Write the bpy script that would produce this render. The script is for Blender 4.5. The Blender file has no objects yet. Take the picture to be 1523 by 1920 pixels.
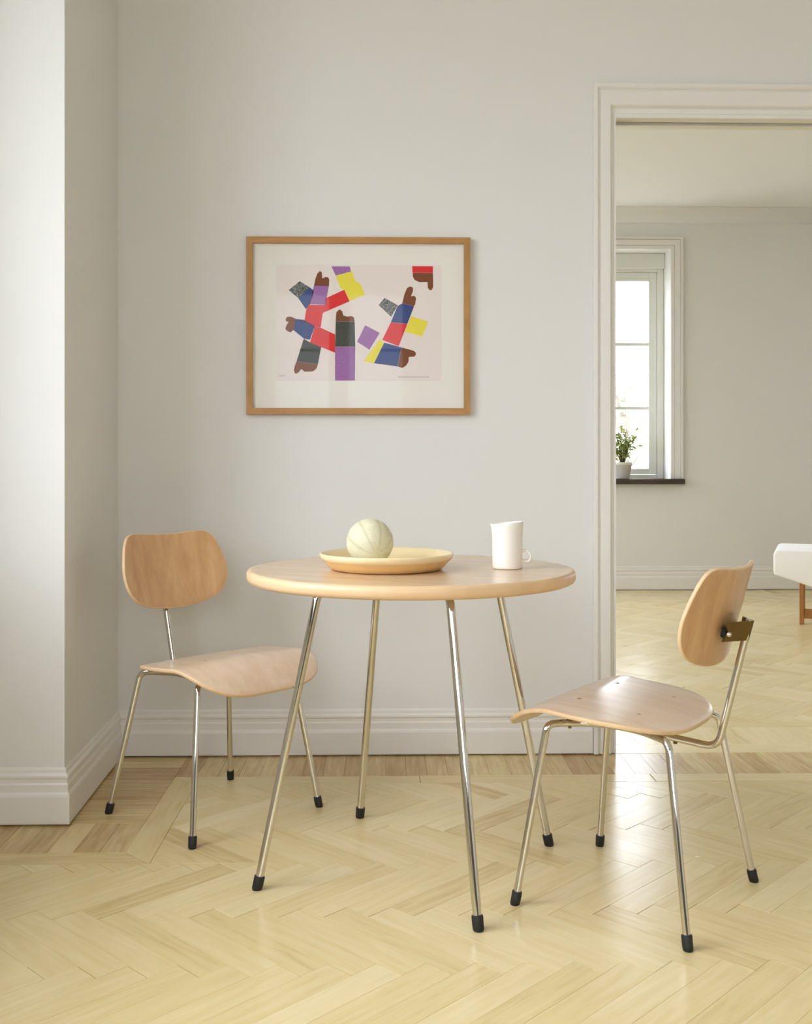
import bpy, bmesh, math, random
import numpy as np
from mathutils import Vector, Matrix
random.seed(7)
sc = bpy.context.scene
col = sc.collection
PI = math.pi

# ------------------------------------------------------------------ camera
cam_d = bpy.data.cameras.new('camera'); cam = bpy.data.objects.new('camera', cam_d); col.objects.link(cam)
cam.location = (0, 0, 1.0)
cam.rotation_euler = (PI / 2, 0, math.radians(-1.3))
cam_d.sensor_fit = 'HORIZONTAL'; cam_d.sensor_width = 36.0
F_PX = 1990.6
cam_d.lens = 36.0 * F_PX / 1523.0
cam_d.shift_y = -(960.0 - 867.4) / 1523.0
cam_d.clip_end = 300
sc.camera = cam

# ------------------------------------------------------------------ view, sky, daylight
sc.view_settings.view_transform = 'Standard'
sc.view_settings.look = 'None'
sc.view_settings.gamma = 1.0
sc.view_settings.use_curve_mapping = False
sc.view_settings.exposure = 1.8
sc.cycles.use_denoising = True
sc.cycles.max_bounces = 14
sc.cycles.diffuse_bounces = 8
sc.cycles.glossy_bounces = 6
sc.cycles.transparent_max_bounces = 16
sc.cycles.caustics_reflective = False
sc.cycles.caustics_refractive = False
sc.cycles.sample_clamp_indirect = 6.0

SKY = 5.2
w = bpy.data.worlds.new('overcast_sky'); sc.world = w; w.use_nodes = True
nt = w.node_tree; nt.nodes.clear()
wo = nt.nodes.new('ShaderNodeOutputWorld'); wb = nt.nodes.new('ShaderNodeBackground')
wt = nt.nodes.new('ShaderNodeTexCoord'); ws = nt.nodes.new('ShaderNodeSeparateXYZ'); wr = nt.nodes.new('ShaderNodeValToRGB')
nt.links.new(wt.outputs['Generated'], ws.inputs[0]); nt.links.new(ws.outputs['Z'], wr.inputs[0])
nt.links.new(wr.outputs[0], wb.inputs[0]); nt.links.new(wb.outputs[0], wo.inputs[0])
e = wr.color_ramp.elements
e[0].position = 0.0; e[0].color = (0.37, 0.40, 0.44, 1)      # overcast sky: the zenith about three times as bright as the horizon
e[1].position = 1.0; e[1].color = (0.86, 0.91, 0.99, 1)
wb.inputs[1].default_value = SKY

def portal(name, loc, rot, sx, sy):
    # marks a window opening for the sky light that comes through it
    d = bpy.data.lights.new(name, 'AREA'); d.shape = 'RECTANGLE'; d.size = sx; d.size_y = sy
    d.cycles.is_portal = True
    o = bpy.data.objects.new(name, d); o.location = loc; o.rotation_euler = rot; col.objects.link(o)

# room numbers (metres; camera stands at x=0, y=0)
YB = 3.635            # face of the back wall
WT = 0.11             # thickness of the back wall
YF = 8.29             # far wall of the next room
ZC = 2.98             # ceiling
XL, XR, YN = -1.32, 3.3, -2.6
FXL, FXR = -1.7, 5.4
DX0, DX1, DZ = 0.803, 2.15, 2.184      # doorway
LWIN = [(-1.3, 0.1), (0.6, 2.52)]       # windows in the left wall, y ranges
FLWIN = [(4.2, 5.7), (6.2, 7.8)]
WZ0, WZ1 = 0.86, 2.68
FWX0, FWX1 = 1.13, 2.266                 # window in the far wall
FW2 = (4.0, 5.0)
FILLWIN = [(-1.1, 0.3), (1.3, 2.3)]         # fill windows added in the unseen wall behind the camera, x ranges
BZ0 = 0.86

for i, (a, b) in enumerate(LWIN):
    portal('daylight_opening', (XL - 0.3, (a + b) / 2, (WZ0 + WZ1) / 2), (0, -PI / 2, 0), WZ1 - WZ0, b - a)
for i, (a, b) in enumerate(FLWIN):
    portal('daylight_opening', (FXL - 0.3, (a + b) / 2, (WZ0 + WZ1) / 2), (0, -PI / 2, 0), WZ1 - WZ0, b - a)
for a, b in FILLWIN:
    portal('daylight_opening', ((a + b) / 2, YN - .21, (BZ0 + WZ1) / 2), (PI / 2, 0, 0), b - a, WZ1 - BZ0)
for a, b in ((FWX0, FWX1), FW2):
    portal('daylight_opening', ((a + b) / 2, YF + 0.32, (WZ0 + WZ1) / 2), (-PI / 2, 0, 0), b - a, WZ1 - WZ0)

# ------------------------------------------------------------------ helpers
def lin(r, g, b, a=1.0):
    f = lambda c: (c / 255 / 12.92) if c / 255 <= 0.04045 else ((c / 255 + 0.055) / 1.055) ** 2.4
    return (f(r), f(g), f(b), a)

def new_mat(name):
    m = bpy.data.materials.new(name); m.use_nodes = True
    t = m.node_tree
    return m, t, t.nodes['Principled BSDF']

def plain(name, rgb, rough=0.5, metal=0.0, spec=0.5, bump=0.0, bscale=60.0, var=0.0, vscale=8.0, coat=0.0):
    m, t, p = new_mat(name)
    c = lin(*rgb)
    p.inputs['Base Color'].default_value = c
    p.inputs['Roughness'].default_value = rough
    p.inputs['Metallic'].default_value = metal
    p.inputs['Specular IOR Level'].default_value = spec
    p.inputs['Coat Weight'].default_value = coat
    tc = t.nodes.new('ShaderNodeTexCoord')
    if var > 0:
        n = t.nodes.new('ShaderNodeTexNoise'); n.inputs['Scale'].default_value = vscale; n.inputs['Detail'].default_value = 4
        t.links.new(tc.outputs['Object'], n.inputs['Vector'])
        r = t.nodes.new('ShaderNodeValToRGB')
        r.color_ramp.elements[0].position = 0.3; r.color_ramp.elements[1].position = 0.7
        r.color_ramp.elements[0].color = tuple(x * (1 - var) for x in c[:3]) + (1,)
        r.color_ramp.elements[1].color = tuple(min(1, x * (1 + var * .6)) for x in c[:3]) + (1,)
        t.links.new(n.outputs['Fac'], r.inputs[0]); t.links.new(r.outputs[0], p.inputs['Base Color'])
    if bump > 0:
        n2 = t.nodes.new('ShaderNodeTexNoise'); n2.inputs['Scale'].default_value = bscale; n2.inputs['Detail'].default_value = 3
        t.links.new(tc.outputs['Object'], n2.inputs['Vector'])
        b = t.nodes.new('ShaderNodeBump'); b.inputs['Strength'].default_value = bump; b.inputs['Distance'].default_value = 0.002
        t.links.new(n2.outputs['Fac'], b.inputs['Height']); t.links.new(b.outputs[0], p.inputs['Normal'])
    return m

def wood(name, c1, c2, stretch, rough=0.35, scale=1.0, coat=0.0, spec=0.4):
    m, t, p = new_mat(name)
    tc = t.nodes.new('ShaderNodeTexCoord'); mp = t.nodes.new('ShaderNodeMapping'); mp.inputs['Scale'].default_value = stretch
    t.links.new(tc.outputs['Object'], mp.inputs[0])
    n = t.nodes.new('ShaderNodeTexNoise'); n.inputs['Scale'].default_value = scale; n.inputs['Detail'].default_value = 5; n.inputs['Distortion'].default_value = .25
    t.links.new(mp.outputs[0], n.inputs['Vector'])
    n2 = t.nodes.new('ShaderNodeTexNoise'); n2.inputs['Scale'].default_value = scale * 6; n2.inputs['Detail'].default_value = 3
    t.links.new(mp.outputs[0], n2.inputs['Vector'])
    mx = t.nodes.new('ShaderNodeMath'); mx.operation = 'MULTIPLY_ADD'; mx.inputs[1].default_value = 0.35
    t.links.new(n2.outputs['Fac'], mx.inputs[0]); t.links.new(n.outputs['Fac'], mx.inputs[2])
    r = t.nodes.new('ShaderNodeValToRGB')
    r.color_ramp.elements[0].position = 0.45; r.color_ramp.elements[1].position = 0.9
    r.color_ramp.elements[0].color = lin(*c1); r.color_ramp.elements[1].color = lin(*c2)
    t.links.new(mx.outputs[0], r.inputs[0]); t.links.new(r.outputs[0], p.inputs['Base Color'])
    p.inputs['Roughness'].default_value = rough; p.inputs['Coat Weight'].default_value = coat; p.inputs['Coat Roughness'].default_value = .2
    p.inputs['Specular IOR Level'].default_value = spec
    return m

def glass_mat(name, refl=0.5):
    m = bpy.data.materials.new(name); m.use_nodes = True
    t = m.node_tree; t.nodes.clear()
    o = t.nodes.new('ShaderNodeOutputMaterial'); tr = t.nodes.new('ShaderNodeBsdfTransparent'); g = t.nodes.new('ShaderNodeBsdfGlossy')
    g.inputs['Roughness'].default_value = 0.02
    lw = t.nodes.new('ShaderNodeLayerWeight'); lw.inputs[0].default_value = .5
    pw = t.nodes.new('ShaderNodeMath'); pw.operation = 'POWER'; pw.inputs[1].default_value = 5
    mu = t.nodes.new('ShaderNodeMath'); mu.operation = 'MULTIPLY_ADD'; mu.inputs[1].default_value = .9 * refl; mu.inputs[2].default_value = .04 * refl
    mx = t.nodes.new('ShaderNodeMixShader')
    t.links.new(lw.outputs['Facing'], pw.inputs[0]); t.links.new(pw.outputs[0], mu.inputs[0]); t.links.new(mu.outputs[0], mx.inputs[0])
    t.links.new(tr.outputs[0], mx.inputs[1]); t.links.new(g.outputs[0], mx.inputs[2]); t.links.new(mx.outputs[0], o.inputs[0])
    return m

M = dict(
    wall=plain('white_wall_paint', (221, 220, 218), .75, spec=.25, bump=.08, bscale=180),
    wall_dark=plain('darkened_wall_paint', (112, 106, 98), .75, spec=.25, bump=.08, bscale=180),  # for the unseen front wall, darkened to put dark bands in the chrome
    trim=plain('white_trim_paint', (226, 223, 219), .38, spec=.4),
    ceiling=plain('ceiling_paint', (228, 228, 228), .85, spec=.2),
    gap=plain('dark_gap', (48, 42, 34), .8),
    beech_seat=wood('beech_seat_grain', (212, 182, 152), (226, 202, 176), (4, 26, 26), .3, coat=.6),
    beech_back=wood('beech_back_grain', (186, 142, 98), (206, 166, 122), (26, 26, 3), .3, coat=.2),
    beech_top=wood('beech_table_grain', (200, 170, 136), (214, 186, 154), (3, 30, 30), .24, coat=.3),
    edge=plain('plywood_edge', (222, 190, 150), .45, var=.06, vscale=60),  # edge plies, lightened to carry the rim highlight in the colour
    edge_top=plain('beech_edge_band', (220, 186, 146), .35, var=.05, vscale=20),
    chrome=plain('polished_chrome', (212, 208, 200), .05, metal=1.0),
    steel=plain('brushed_bracket_steel', (120, 100, 66), .28, metal=1.0),
    rubber=plain('black_rubber', (22, 21, 20), .55),
    plug=plain('shaded_dowel', (136, 106, 76), .5),  # same dowel as the lit one, with shade put into its colour
    plug_s=plain('seat_dowel', (180, 148, 114), .5),
    plug_lit=plain('lit_dowel', (218, 182, 142), .5),
    oak=wood('oak_frame_grain', (166, 118, 64), (186, 138, 80), (14, 60, 60), .4),
    oak_v=wood('oak_frame_grain_upright', (160, 116, 64), (182, 136, 80), (60, 60, 14), .4),
    paper=plain('white_mount_paper', (226, 223, 216), .8),
    print=plain('print_paper', (224, 213, 209), .8),
    bowl=plain('ochre_stoneware_outside', (226, 192, 130), .32, var=.05, vscale=16),
    bowl_in=plain('cream_glaze', (232, 212, 168), .22, var=.03, vscale=10),
    mug=plain('white_porcelain', (238, 234, 226), .28, bump=.05, bscale=40),
    pot=plain('white_plant_pot', (216, 213, 206), .5, var=.04, vscale=30),
    soil=plain('potting_soil', (60, 48, 36), .9),
    leaf=plain('leaf_green', (160, 172, 84), .5, var=.3, vscale=40),
    stem=plain('brown_stem', (92, 78, 48), .7),
    sill=plain('dark_window_sill', (62, 50, 38), .45, var=.2, vscale=20),
    winframe=plain('window_frame_paint', (218, 219, 212), .4),
    fabric=plain('white_bench_fabric', (246, 245, 244), .85, bump=.2, bscale=400),
    bench_wood=wood('bench_teak', (150, 96, 46), (172, 116, 60), (30, 30, 3), .4),
    glass=glass_mat('window_glass', .5),
    pic_glass=glass_mat('picture_glass', .12),
    bark=plain('pale_bark', (120, 112, 98), .9, var=.2),
    tree_leaf=plain('tree_leaf', (196, 200, 186), .7, var=.1, vscale=3),
    ground=plain('grey_ground', (150, 148, 140), .95, var=.1, vscale=.3),  # paving grey, set so its bounce onto the ceilings stays neutral
)
# melon rind: net lines over green-cream
def melon_mat():
    m, t, p = new_mat('melon_rind')
    tc = t.nodes.new('ShaderNodeTexCoord')
    n = t.nodes.new('ShaderNodeTexNoise'); n.inputs['Scale'].default_value = 28; n.inputs['Detail'].default_value = 6
    v = t.nodes.new('ShaderNodeTexVoronoi'); v.feature = 'DISTANCE_TO_EDGE'; v.inputs['Scale'].default_value = 95
    t.links.new(tc.outputs['Object'], n.inputs['Vector']); t.links.new(tc.outputs['Object'], v.inputs['Vector'])
    r = t.nodes.new('ShaderNodeValToRGB'); r.color_ramp.elements[0].position = .35; r.color_ramp.elements[1].position = .65
    r.color_ramp.elements[0].color = lin(204, 200, 168); r.color_ramp.elements[1].color = lin(218, 212, 184)
    r2 = t.nodes.new('ShaderNodeValToRGB'); r2.color_ramp.elements[0].position = .0; r2.color_ramp.elements[1].position = .12
    r2.color_ramp.elements[0].color = (.5, .5, .5, 1); r2.color_ramp.elements[1].color = (0, 0, 0, 1)
    mx = t.nodes.new('ShaderNodeMix'); mx.data_type = 'RGBA'
    t.links.new(n.outputs['Fac'], r.inputs[0]); t.links.new(v.outputs['Distance'], r2.inputs[0])
    t.links.new(r2.outputs[0], mx.inputs[0]); t.links.new(r.outputs[0], mx.inputs[6]); mx.inputs[7].default_value = lin(226, 219, 192)
    t.links.new(mx.outputs[2], p.inputs['Base Color'])
    ga = t.nodes.new('ShaderNodeAttribute'); ga.attribute_name = 'groove'
    gm = t.nodes.new('ShaderNodeMath'); gm.operation = 'MULTIPLY'; gm.inputs[1].default_value = .4
    m2 = t.nodes.new('ShaderNodeMix'); m2.data_type = 'RGBA'; m2.inputs[7].default_value = lin(150, 146, 98)
    t.links.new(ga.outputs['Fac'], gm.inputs[0]); t.links.new(gm.outputs[0], m2.inputs[0]); t.links.new(mx.outputs[2], m2.inputs[6]); t.links.new(m2.outputs[2], p.inputs['Base Color'])
    b = t.nodes.new('ShaderNodeBump'); b.inputs['Strength'].default_value = .3; b.inputs['Distance'].default_value = .001
    t.links.new(r2.outputs[0], b.inputs['Height']); t.links.new(b.outputs[0], p.inputs['Normal'])
    p.inputs['Roughness'].default_value = .6
    return m
M['melon'] = melon_mat()

def parquet_mat():
    m, t, p = new_mat('lacquered_oak_parquet')
    uv = t.nodes.new('ShaderNodeUVMap'); uv.uv_map = 'UVMap'
    at = t.nodes.new('ShaderNodeAttribute'); at.attribute_name = 'tone'
    mp = t.nodes.new('ShaderNodeMapping'); mp.inputs['Scale'].default_value = (6, 60, 1)
    t.links.new(uv.outputs[0], mp.inputs[0])
    n = t.nodes.new('ShaderNodeTexNoise'); n.inputs['Scale'].default_value = 1.0; n.inputs['Detail'].default_value = 6; n.inputs['Distortion'].default_value = .4
    t.links.new(mp.outputs[0], n.inputs['Vector'])
    r = t.nodes.new('ShaderNodeValToRGB')
    r.color_ramp.elements[0].position = 0.0; r.color_ramp.elements[0].color = lin(158, 112, 50)
    r.color_ramp.elements[1].position = 1.0; r.color_ramp.elements[1].color = lin(232, 218, 178)
    el = r.color_ramp.elements.new(.5); el.color = lin(214, 194, 142)
    # tone + grain
    s = t.nodes.new('ShaderNodeMath'); s.operation = 'SUBTRACT'; s.inputs[1].default_value = .5
    t.links.new(n.outputs['Fac'], s.inputs[0])
    a = t.nodes.new('ShaderNodeMath'); a.operation = 'MULTIPLY_ADD'; a.inputs[1].default_value = .52
    t.links.new(s.outputs[0], a.inputs[0]); t.links.new(at.outputs['Fac'], a.inputs[2])
    t.links.new(a.outputs[0], r.inputs[0]); t.links.new(r.outputs[0], p.inputs['Base Color'])
    p.inputs['Specular IOR Level'].default_value = .5
    tc = t.nodes.new('ShaderNodeTexCoord')
    n2 = t.nodes.new('ShaderNodeTexNoise'); n2.inputs['Scale'].default_value = 7; n2.inputs['Detail'].default_value = 3
    t.links.new(tc.outputs['Object'], n2.inputs['Vector'])
    rr = t.nodes.new('ShaderNodeMapRange'); rr.inputs[3].default_value = .2; rr.inputs[4].default_value = .3
    t.links.new(n2.outputs['Fac'], rr.inputs[0]); t.links.new(rr.outputs[0], p.inputs['Roughness'])
    n3 = t.nodes.new('ShaderNodeTexNoise'); n3.inputs['Scale'].default_value = 22; n3.inputs['Detail'].default_value = 2
    t.links.new(tc.outputs['Object'], n3.inputs['Vector'])
    b = t.nodes.new('ShaderNodeBump'); b.inputs['Strength'].default_value = .12; b.inputs['Distance'].default_value = .002
    t.links.new(n3.outputs['Fac'], b.inputs['Height']); t.links.new(b.outputs[0], p.inputs['Normal'])
    return m
M['parquet'] = parquet_mat()

def link(name, verts, faces, mat, parent=None, smooth=False, loc=None):
    me = bpy.data.meshes.new(name); me.from_pydata([tuple(v) for v in verts], [], [tuple(f) for f in faces])
    mats = mat if isinstance(mat, (list, tuple)) else [mat]
    for m_ in mats: me.materials.append(m_)
    if smooth: me.polygons.foreach_set('use_smooth', [True] * len(me.polygons))
    me.update()
    o = bpy.data.objects.new(name, me); col.objects.link(o)
    if parent: o.parent = parent
    if loc: o.location = loc
    return o

def tidy(o):
    bm = bmesh.new(); bm.from_mesh(o.data); bmesh.ops.recalc_face_normals(bm, faces=bm.faces); bm.to_mesh(o.data); bm.free()
    return o

def tag(o, label, cat, group=None):
    o['label'] = label; o['category'] = cat
    if group: o['group'] = group
    return o

def struct(o):
    o['kind'] = 'structure'; return o

def boxes(name, bl, mat, parent=None, bevel=0.0, seg=2):
    bm = bmesh.new()
    for (x0, x1, y0, y1, z0, z1) in bl:
        r = bmesh.ops.create_cube(bm, size=1, matrix=Matrix.Translation(((x0 + x1) / 2, (y0 + y1) / 2, (z0 + z1) / 2)) @ Matrix.Diagonal((x1 - x0, y1 - y0, z1 - z0, 1)))
        if bevel:
            es = list({ed for v in r['verts'] for ed in v.link_edges})
            bmesh.ops.bevel(bm, geom=es, offset=bevel, segments=seg, affect='EDGES', profile=.5)
    me = bpy.data.meshes.new(name); bm.to_mesh(me); bm.free(); me.materials.append(mat)
    o = bpy.data.objects.new(name, me); col.objects.link(o)
    if parent: o.parent = parent
    return o

def catmull(P, n=8, closed=False):
    P = [Vector(p) for p in P]; out = []
    N = len(P); rng = range(N) if closed else range(N - 1)
    for i in rng:
        g = (lambda k: P[k % N]) if closed else (lambda k: P[max(0, min(N - 1, k))])
        p0, p1, p2, p3 = g(i - 1), g(i), g(i + 1), g(i + 2)
        for j in range(n):
            t = j / n
            out.append(.5 * ((2 * p1) + (p2 - p0) * t + (2 * p0 - 5 * p1 + 4 * p2 - p3) * t * t + (3 * p1 - p0 - 3 * p2 + p3) * t ** 3))
    if not closed: out.append(P[-1])
    return out

def rounded(P, rad, n=7):
    """polyline with its inner corners rounded to arcs"""
    P = [Vector(p) for p in P]; out = [P[0]]
    for i in range(1, len(P) - 1):
        a, b, c = P[i - 1], P[i], P[i + 1]
        d1 = (a - b).normalized(); d2 = (c - b).normalized()
        r = rad[i - 1] if isinstance(rad, (list, tuple)) else rad
        ang = d1.angle(d2); cut = min(r / math.tan(ang / 2), (a - b).length * .49, (c - b).length * .49)
        s, e_ = b + d1 * cut, b + d2 * cut
        for k in range(n + 1):
            t = k / n; out.append((1 - t) ** 2 * s + 2 * t * (1 - t) * b + t * t * e_)
    out.append(P[-1]); return out

def tube(name, pts, r, mat, parent=None, seg=16, cap=True):
    pts = [Vector(p) for p in pts]; n = len(pts)
    rs = r if isinstance(r, (list, tuple)) else [r] * n
    T = [(pts[min(i + 1, n - 1)] - pts[max(i - 1, 0)]).normalized() for i in range(n)]
    ref = Vector((0, 0, 1)) if abs(T[0].z) < .9 else Vector((1, 0, 0))
    N = (ref - T[0] * ref.dot(T[0])).normalized(); V = []; Fc = []
    for i in range(n):
        N = (N - T[i] * N.dot(T[i])).normalized(); B = T[i].cross(N)
        for k in range(seg):
            a = 2 * PI * k / seg; V.append(pts[i] + (N * math.cos(a) + B * math.sin(a)) * rs[i])
    for i in range(n - 1):
        for k in range(seg):
            k2 = (k + 1) % seg; Fc.append((i * seg + k, i * seg + k2, (i + 1) * seg + k2, (i + 1) * seg + k))
    if cap:
        b0 = len(V); V += V[:seg] + V[(n - 1) * seg:n * seg]
        Fc.append(tuple(range(b0, b0 + seg))[::-1]); Fc.append(tuple(range(b0 + seg, b0 + 2 * seg)))
    o = link(name, V, Fc, mat, parent, True)
    if cap:
        o.data.polygons[-1].use_smooth = False; o.data.polygons[-2].use_smooth = False
    return o

def lathe(name, prof, mat, parent=None, seg=48, loc=None, smooth=True):
    V = []; Fc = []; ids = []
    for r, z in prof:
        if r < 1e-6: ids.append([len(V)]); V.append((0, 0, z))
        else:
            ids.append(list(range(len(V), len(V) + seg)))
            V += [(r * math.cos(2 * PI * k / seg), r * math.sin(2 * PI * k / seg), z) for k in range(seg)]
    for a, b in zip(ids, ids[1:]):
        for k in range(seg):
            k2 = (k + 1) % seg
            if len(a) == 1 and len(b) == 1: continue
            if len(a) == 1: Fc.append((a[0], b[k2], b[k]))
            elif len(b) == 1: Fc.append((a[k], a[k2], b[0]))
            else: Fc.append((a[k], a[k2], b[k2], b[k]))
    return tidy(link(name, V, Fc, mat, parent, smooth, loc))

def empty(name, loc, rz=0):
    o = bpy.data.objects.new(name, None); o.location = loc; o.rotation_euler = (0, 0, rz); o.empty_display_size = .1
    col.objects.link(o); return o

def copy_tree(o, parent=None):
    c = o.copy(); col.objects.link(c)
    if parent: c.parent = parent
    for ch in list(o.children): copy_tree(ch, c)
    return c

def sweep_xy(name, path, prof, mat, i0, i1):
    """profile (out, z) carried along segment i0->i1 of an xy path, mitred at the path's corners; 'out' is to the right of travel"""
    P = [Vector((p[0], p[1])) for p in path]
    def off(i, d):
        n = []
        if i > 0: t = (P[i] - P[i - 1]).normalized(); n.append(Vector((t.y, -t.x)))
        if i < len(P) - 1: t = (P[i + 1] - P[i]).normalized(); n.append(Vector((t.y, -t.x)))
        if len(n) == 1: return P[i] + n[0] * d
        m_ = (n[0] + n[1]); m_ = m_ / m_.length_squared * 2
        return P[i] + m_ * d
    V = []
    for i in (i0, i1):
        for d, z in prof:
            q = off(i, d); V.append((q.x, q.y, z))
    k = len(prof); Fc = [(j, (j + 1) % k, k + (j + 1) % k, k + j) for j in range(k)]
    Fc += [tuple(range(k))[::-1], tuple(range(k, 2 * k))]
    return struct(tidy(link(name, V, Fc, mat)))

# ------------------------------------------------------------------ room shell
PX0, PX1, PY = -0.878, -0.899, 2.942      # pier (projecting piece of wall) side edge: front x, back x, front y
PB = 2.957
struct(boxes('wall_back', [(XL - .3, DX0, YB, YB + WT, 0, ZC), (DX1, FXR, YB, YB + WT, 0, ZC), (DX0, DX1, YB + .036, YB + WT, DZ + .03, ZC),
                           (DX0, DX1, YB, YB + .036, DZ, ZC)], M['wall']))
V = [(XL, PB, 0), (PX0, PB, 0), (PX1, YB, 0), (XL, YB, 0)]
V += [(a, b, ZC) for a, b, c in V]
struct(tidy(link('wall_pier', V, [(0, 1, 5, 4), (1, 2, 6, 5), (2, 3, 7, 6), (3, 0, 4, 7), (4, 5, 6, 7), (0, 3, 2, 1)], M['wall'])))

def wall_with_windows_x(name, x0, x1, y0, y1, wins):
    bl = []; cur = y0
    for a, b in wins:
        bl.append((x0, x1, cur, a, 0, ZC)); bl.append((x0, x1, a, b, 0, WZ0)); bl.append((x0, x1, a, b, WZ1, ZC)); cur = b
    bl.append((x0, x1, cur, y1, 0, ZC)); return struct(boxes(name, bl, M['wall']))
wall_with_windows_x('wall_left', XL - .3, XL, YN, YB, LWIN)
wall_with_windows_x('wall_far_left', FXL - .3, FXL, YB + WT, YF + .3, FLWIN)
struct(boxes('wall_right', [(XR, XR + .2, YN, YB, 0, ZC)], M['wall']))
bl = []; cur = XL - .3
for a, b in FILLWIN:
    bl += [(cur, a, YN - .2, YN, 0, ZC), (a, b, YN - .2, YN, 0, BZ0), (a, b, YN - .2, YN, WZ1, ZC)]; cur = b
struct(boxes('wall_front', bl + [(cur, XR + .2, YN - .2, YN, 0, ZC)], M['wall_dark']))
struct(boxes('wall_far_right', [(FXR, FXR + .2, YB, YF + .3, 0, ZC)], M['wall']))
FWZ0, FWZ1 = 0.87, 2.675
struct(boxes('wall_far', [(FXL, FWX0, YF, YF + .3, 0, ZC + .2), (FWX1, FW2[0], YF, YF + .3, 0, ZC + .2), (FW2[1], FXR, YF, YF + .3, 0, ZC + .2),
                          (FWX0, FWX1, YF, YF + .3, 0, FWZ0), (FWX0, FWX1, YF, YF + .3, FWZ1, ZC + .2),
                          (FW2[0], FW2[1], YF, YF + .3, 0, FWZ0), (FW2[0], FW2[1], YF, YF + .3, FWZ1, ZC + .2)], M['wall']))
struct(boxes('ceiling', [(XL - .3, FXR + .2, YN - .2, YF + .3, ZC, ZC + .2)], M['ceiling']))
# plaster cove along the far wall
prof = [(YF, ZC), (YF, 2.875), (YF - .010, 2.875), (YF - .012, 2.89)] + [(YF - .012 - .12 * (1 - math.cos(a)), 2.89 + .09 * math.sin(a)) for a in [PI / 2 * k / 8 for k in range(1, 9)]]
k = len(prof)
V = [(FXL, y, z) for y, z in prof] + [(FXR, y, z) for y, z in prof]
struct(tidy(link('trim_cove', V, [(j, (j + 1) % k, k + (j + 1) % k, k + j) for j in range(k)] + [tuple(range(k)), tuple(range(k, 2 * k))], M['ceiling'], None, True)))

# skirting boards
BASE = [(0, .005), (.017, .005), (.018, .008), (.018, .080), (.0165, .087), (.013, .092), (.013, .112), (.0095, .117), (.0095, .127), (.013, .131), (.013, .137), (.006, .143), (.006, .152), (.003, .158), (0, .158)]
room = [(XL, PB), (PX0, PB), (PX1, YB), (.722, YB)]
sweep_xy('baseboard_pier_front', room, BASE, M['trim'], 0, 1)
sweep_xy('baseboard_pier_side', room, BASE, M['trim'], 1, 2)
sweep_xy('baseboard_back', room, BASE, M['trim'], 2, 3)
FB = [(d, z * 1.18) for d, z in BASE]
sweep_xy('baseboard_far', [(FXL, YF), (FXR, YF)], FB, M['trim'], 0, 1)

# door casing: profile points (offset left of opening, offset above opening, proud of wall); opening edge last
CAS = [(.079, .115, 0), (.079, .115, .026), (.077, .113, .028), (.066, .100, .028), (.062, .096, .024), (.060, .093, .018), (.057, .090, .018), (.055, .087, .022),
       (.022, .042, .022), (.019, .038, .019), (.016, .033, .008), (.014, .031, .006), (.008, .016, .006), (.006, .013, .010), (0, 0, .010), (0, 0, 0)]
k = len(CAS)
def casing(name, sx, mat):
    V = []
    for (l, t, p_) in CAS: V.append((sx[0] - l, YB - p_, 0.004))
    for (l, t, p_) in CAS: V.append((sx[0] - l, YB - p_, DZ + t))
    o = link(name, V, [(j, j + 1, k + j + 1, k + j) for j in range(k - 1)] + [(k - 1, 0, k, 2 * k - 1), tuple(range(k))], mat)
    return o
struct(tidy(casing('door_1_casing_left', (DX0,), M['trim'])))
V = [(DX0 - l, YB - p_, DZ + t) for l, t, p_ in CAS] + [(DX1 + l, YB - p_, DZ + t) for l, t, p_ in CAS]
struct(tidy(link('door_1_casing_head', V, [(j, j + 1, k + j + 1, k + j) for j in range(k - 1)] + [(k - 1, 0, k, 2 * k - 1)], M['trim'])))
V = [(DX1 + l, YB - p_, .004) for l, t, p_ in CAS] + [(DX1 + l, YB - p_, DZ + t) for l, t, p_ in CAS]
struct(tidy(link('door_1_casing_right', V, [(j, j + 1, k + j + 1, k + j) for j in range(k - 1)] + [(k - 1, 0, k, 2 * k - 1), tuple(range(k))], M['trim'])))
# head of the opening: sliding-door track groove and rear lip
struct(boxes('door_1_head_lip', [(DX0, DX1, YB + .072, YB + WT, DZ - .001, DZ + .03)], M['trim']))
struct(boxes('door_1_track', [(DX0, DX1, YB + .0365, YB + .0715, DZ + .022, DZ + .0295)], M['gap']))

# ------------------------------------------------------------------ windows
def window_in_x(name, x, y0, y1, s, rz=0, WZ0=WZ0):
    """sash window with glass in a side wall, frame centre plane at x"""
    e_ = struct(empty(name, (x, (y0 + y1) / 2, WZ0) if not rz else ((y0 + y1) / 2, x, WZ0), rz))
    h = WZ1 - WZ0; wd = (y1 - y0) / 2
    boxes('frame', [(-.04, .04, -wd, wd, 0, .06), (-.04, .04, -wd, wd, h - .06, h), (-.04, .04, -wd, -wd + .06, .06, h - .06), (-.04, .04, wd - .06, wd, .06, h - .06),
                    (-.04, .04, -.05, .05, .06, h - .06)], M['winframe'], e_)
    for sg in (-1, 1):
        a, b = (.05, wd - .06) if sg > 0 else (-wd + .06, -.05)
        boxes('sash', [(-.025, .025, a, b, .06, .11), (-.025, .025, a, b, h - .11, h - .06), (-.025, .025, a, a + .045, .11, h - .11), (-.025, .025, b - .045, b, .11, h - .11)]
              + [(-.015, .015, a + .045, b - .045, .06 + (h - .12) * q - .012, .06 + (h - .12) * q + .012) for q in (1 / 3, 2 / 3)], M['winframe'], e_)
        boxes('pane', [(-.003, .003, a + .045, b - .045, .11, h - .11)], M['glass'], e_)
    boxes('sill', [(.04, .36 if s is True else s, -wd - .0, wd + .0, -.03, 0)], M['sill'], e_)
n_win = 0
for a, b in LWIN:
    n_win += 1; window_in_x('window_%d' % (n_win + 1), XL - .2, a + .001, b - .001, True)
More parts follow.
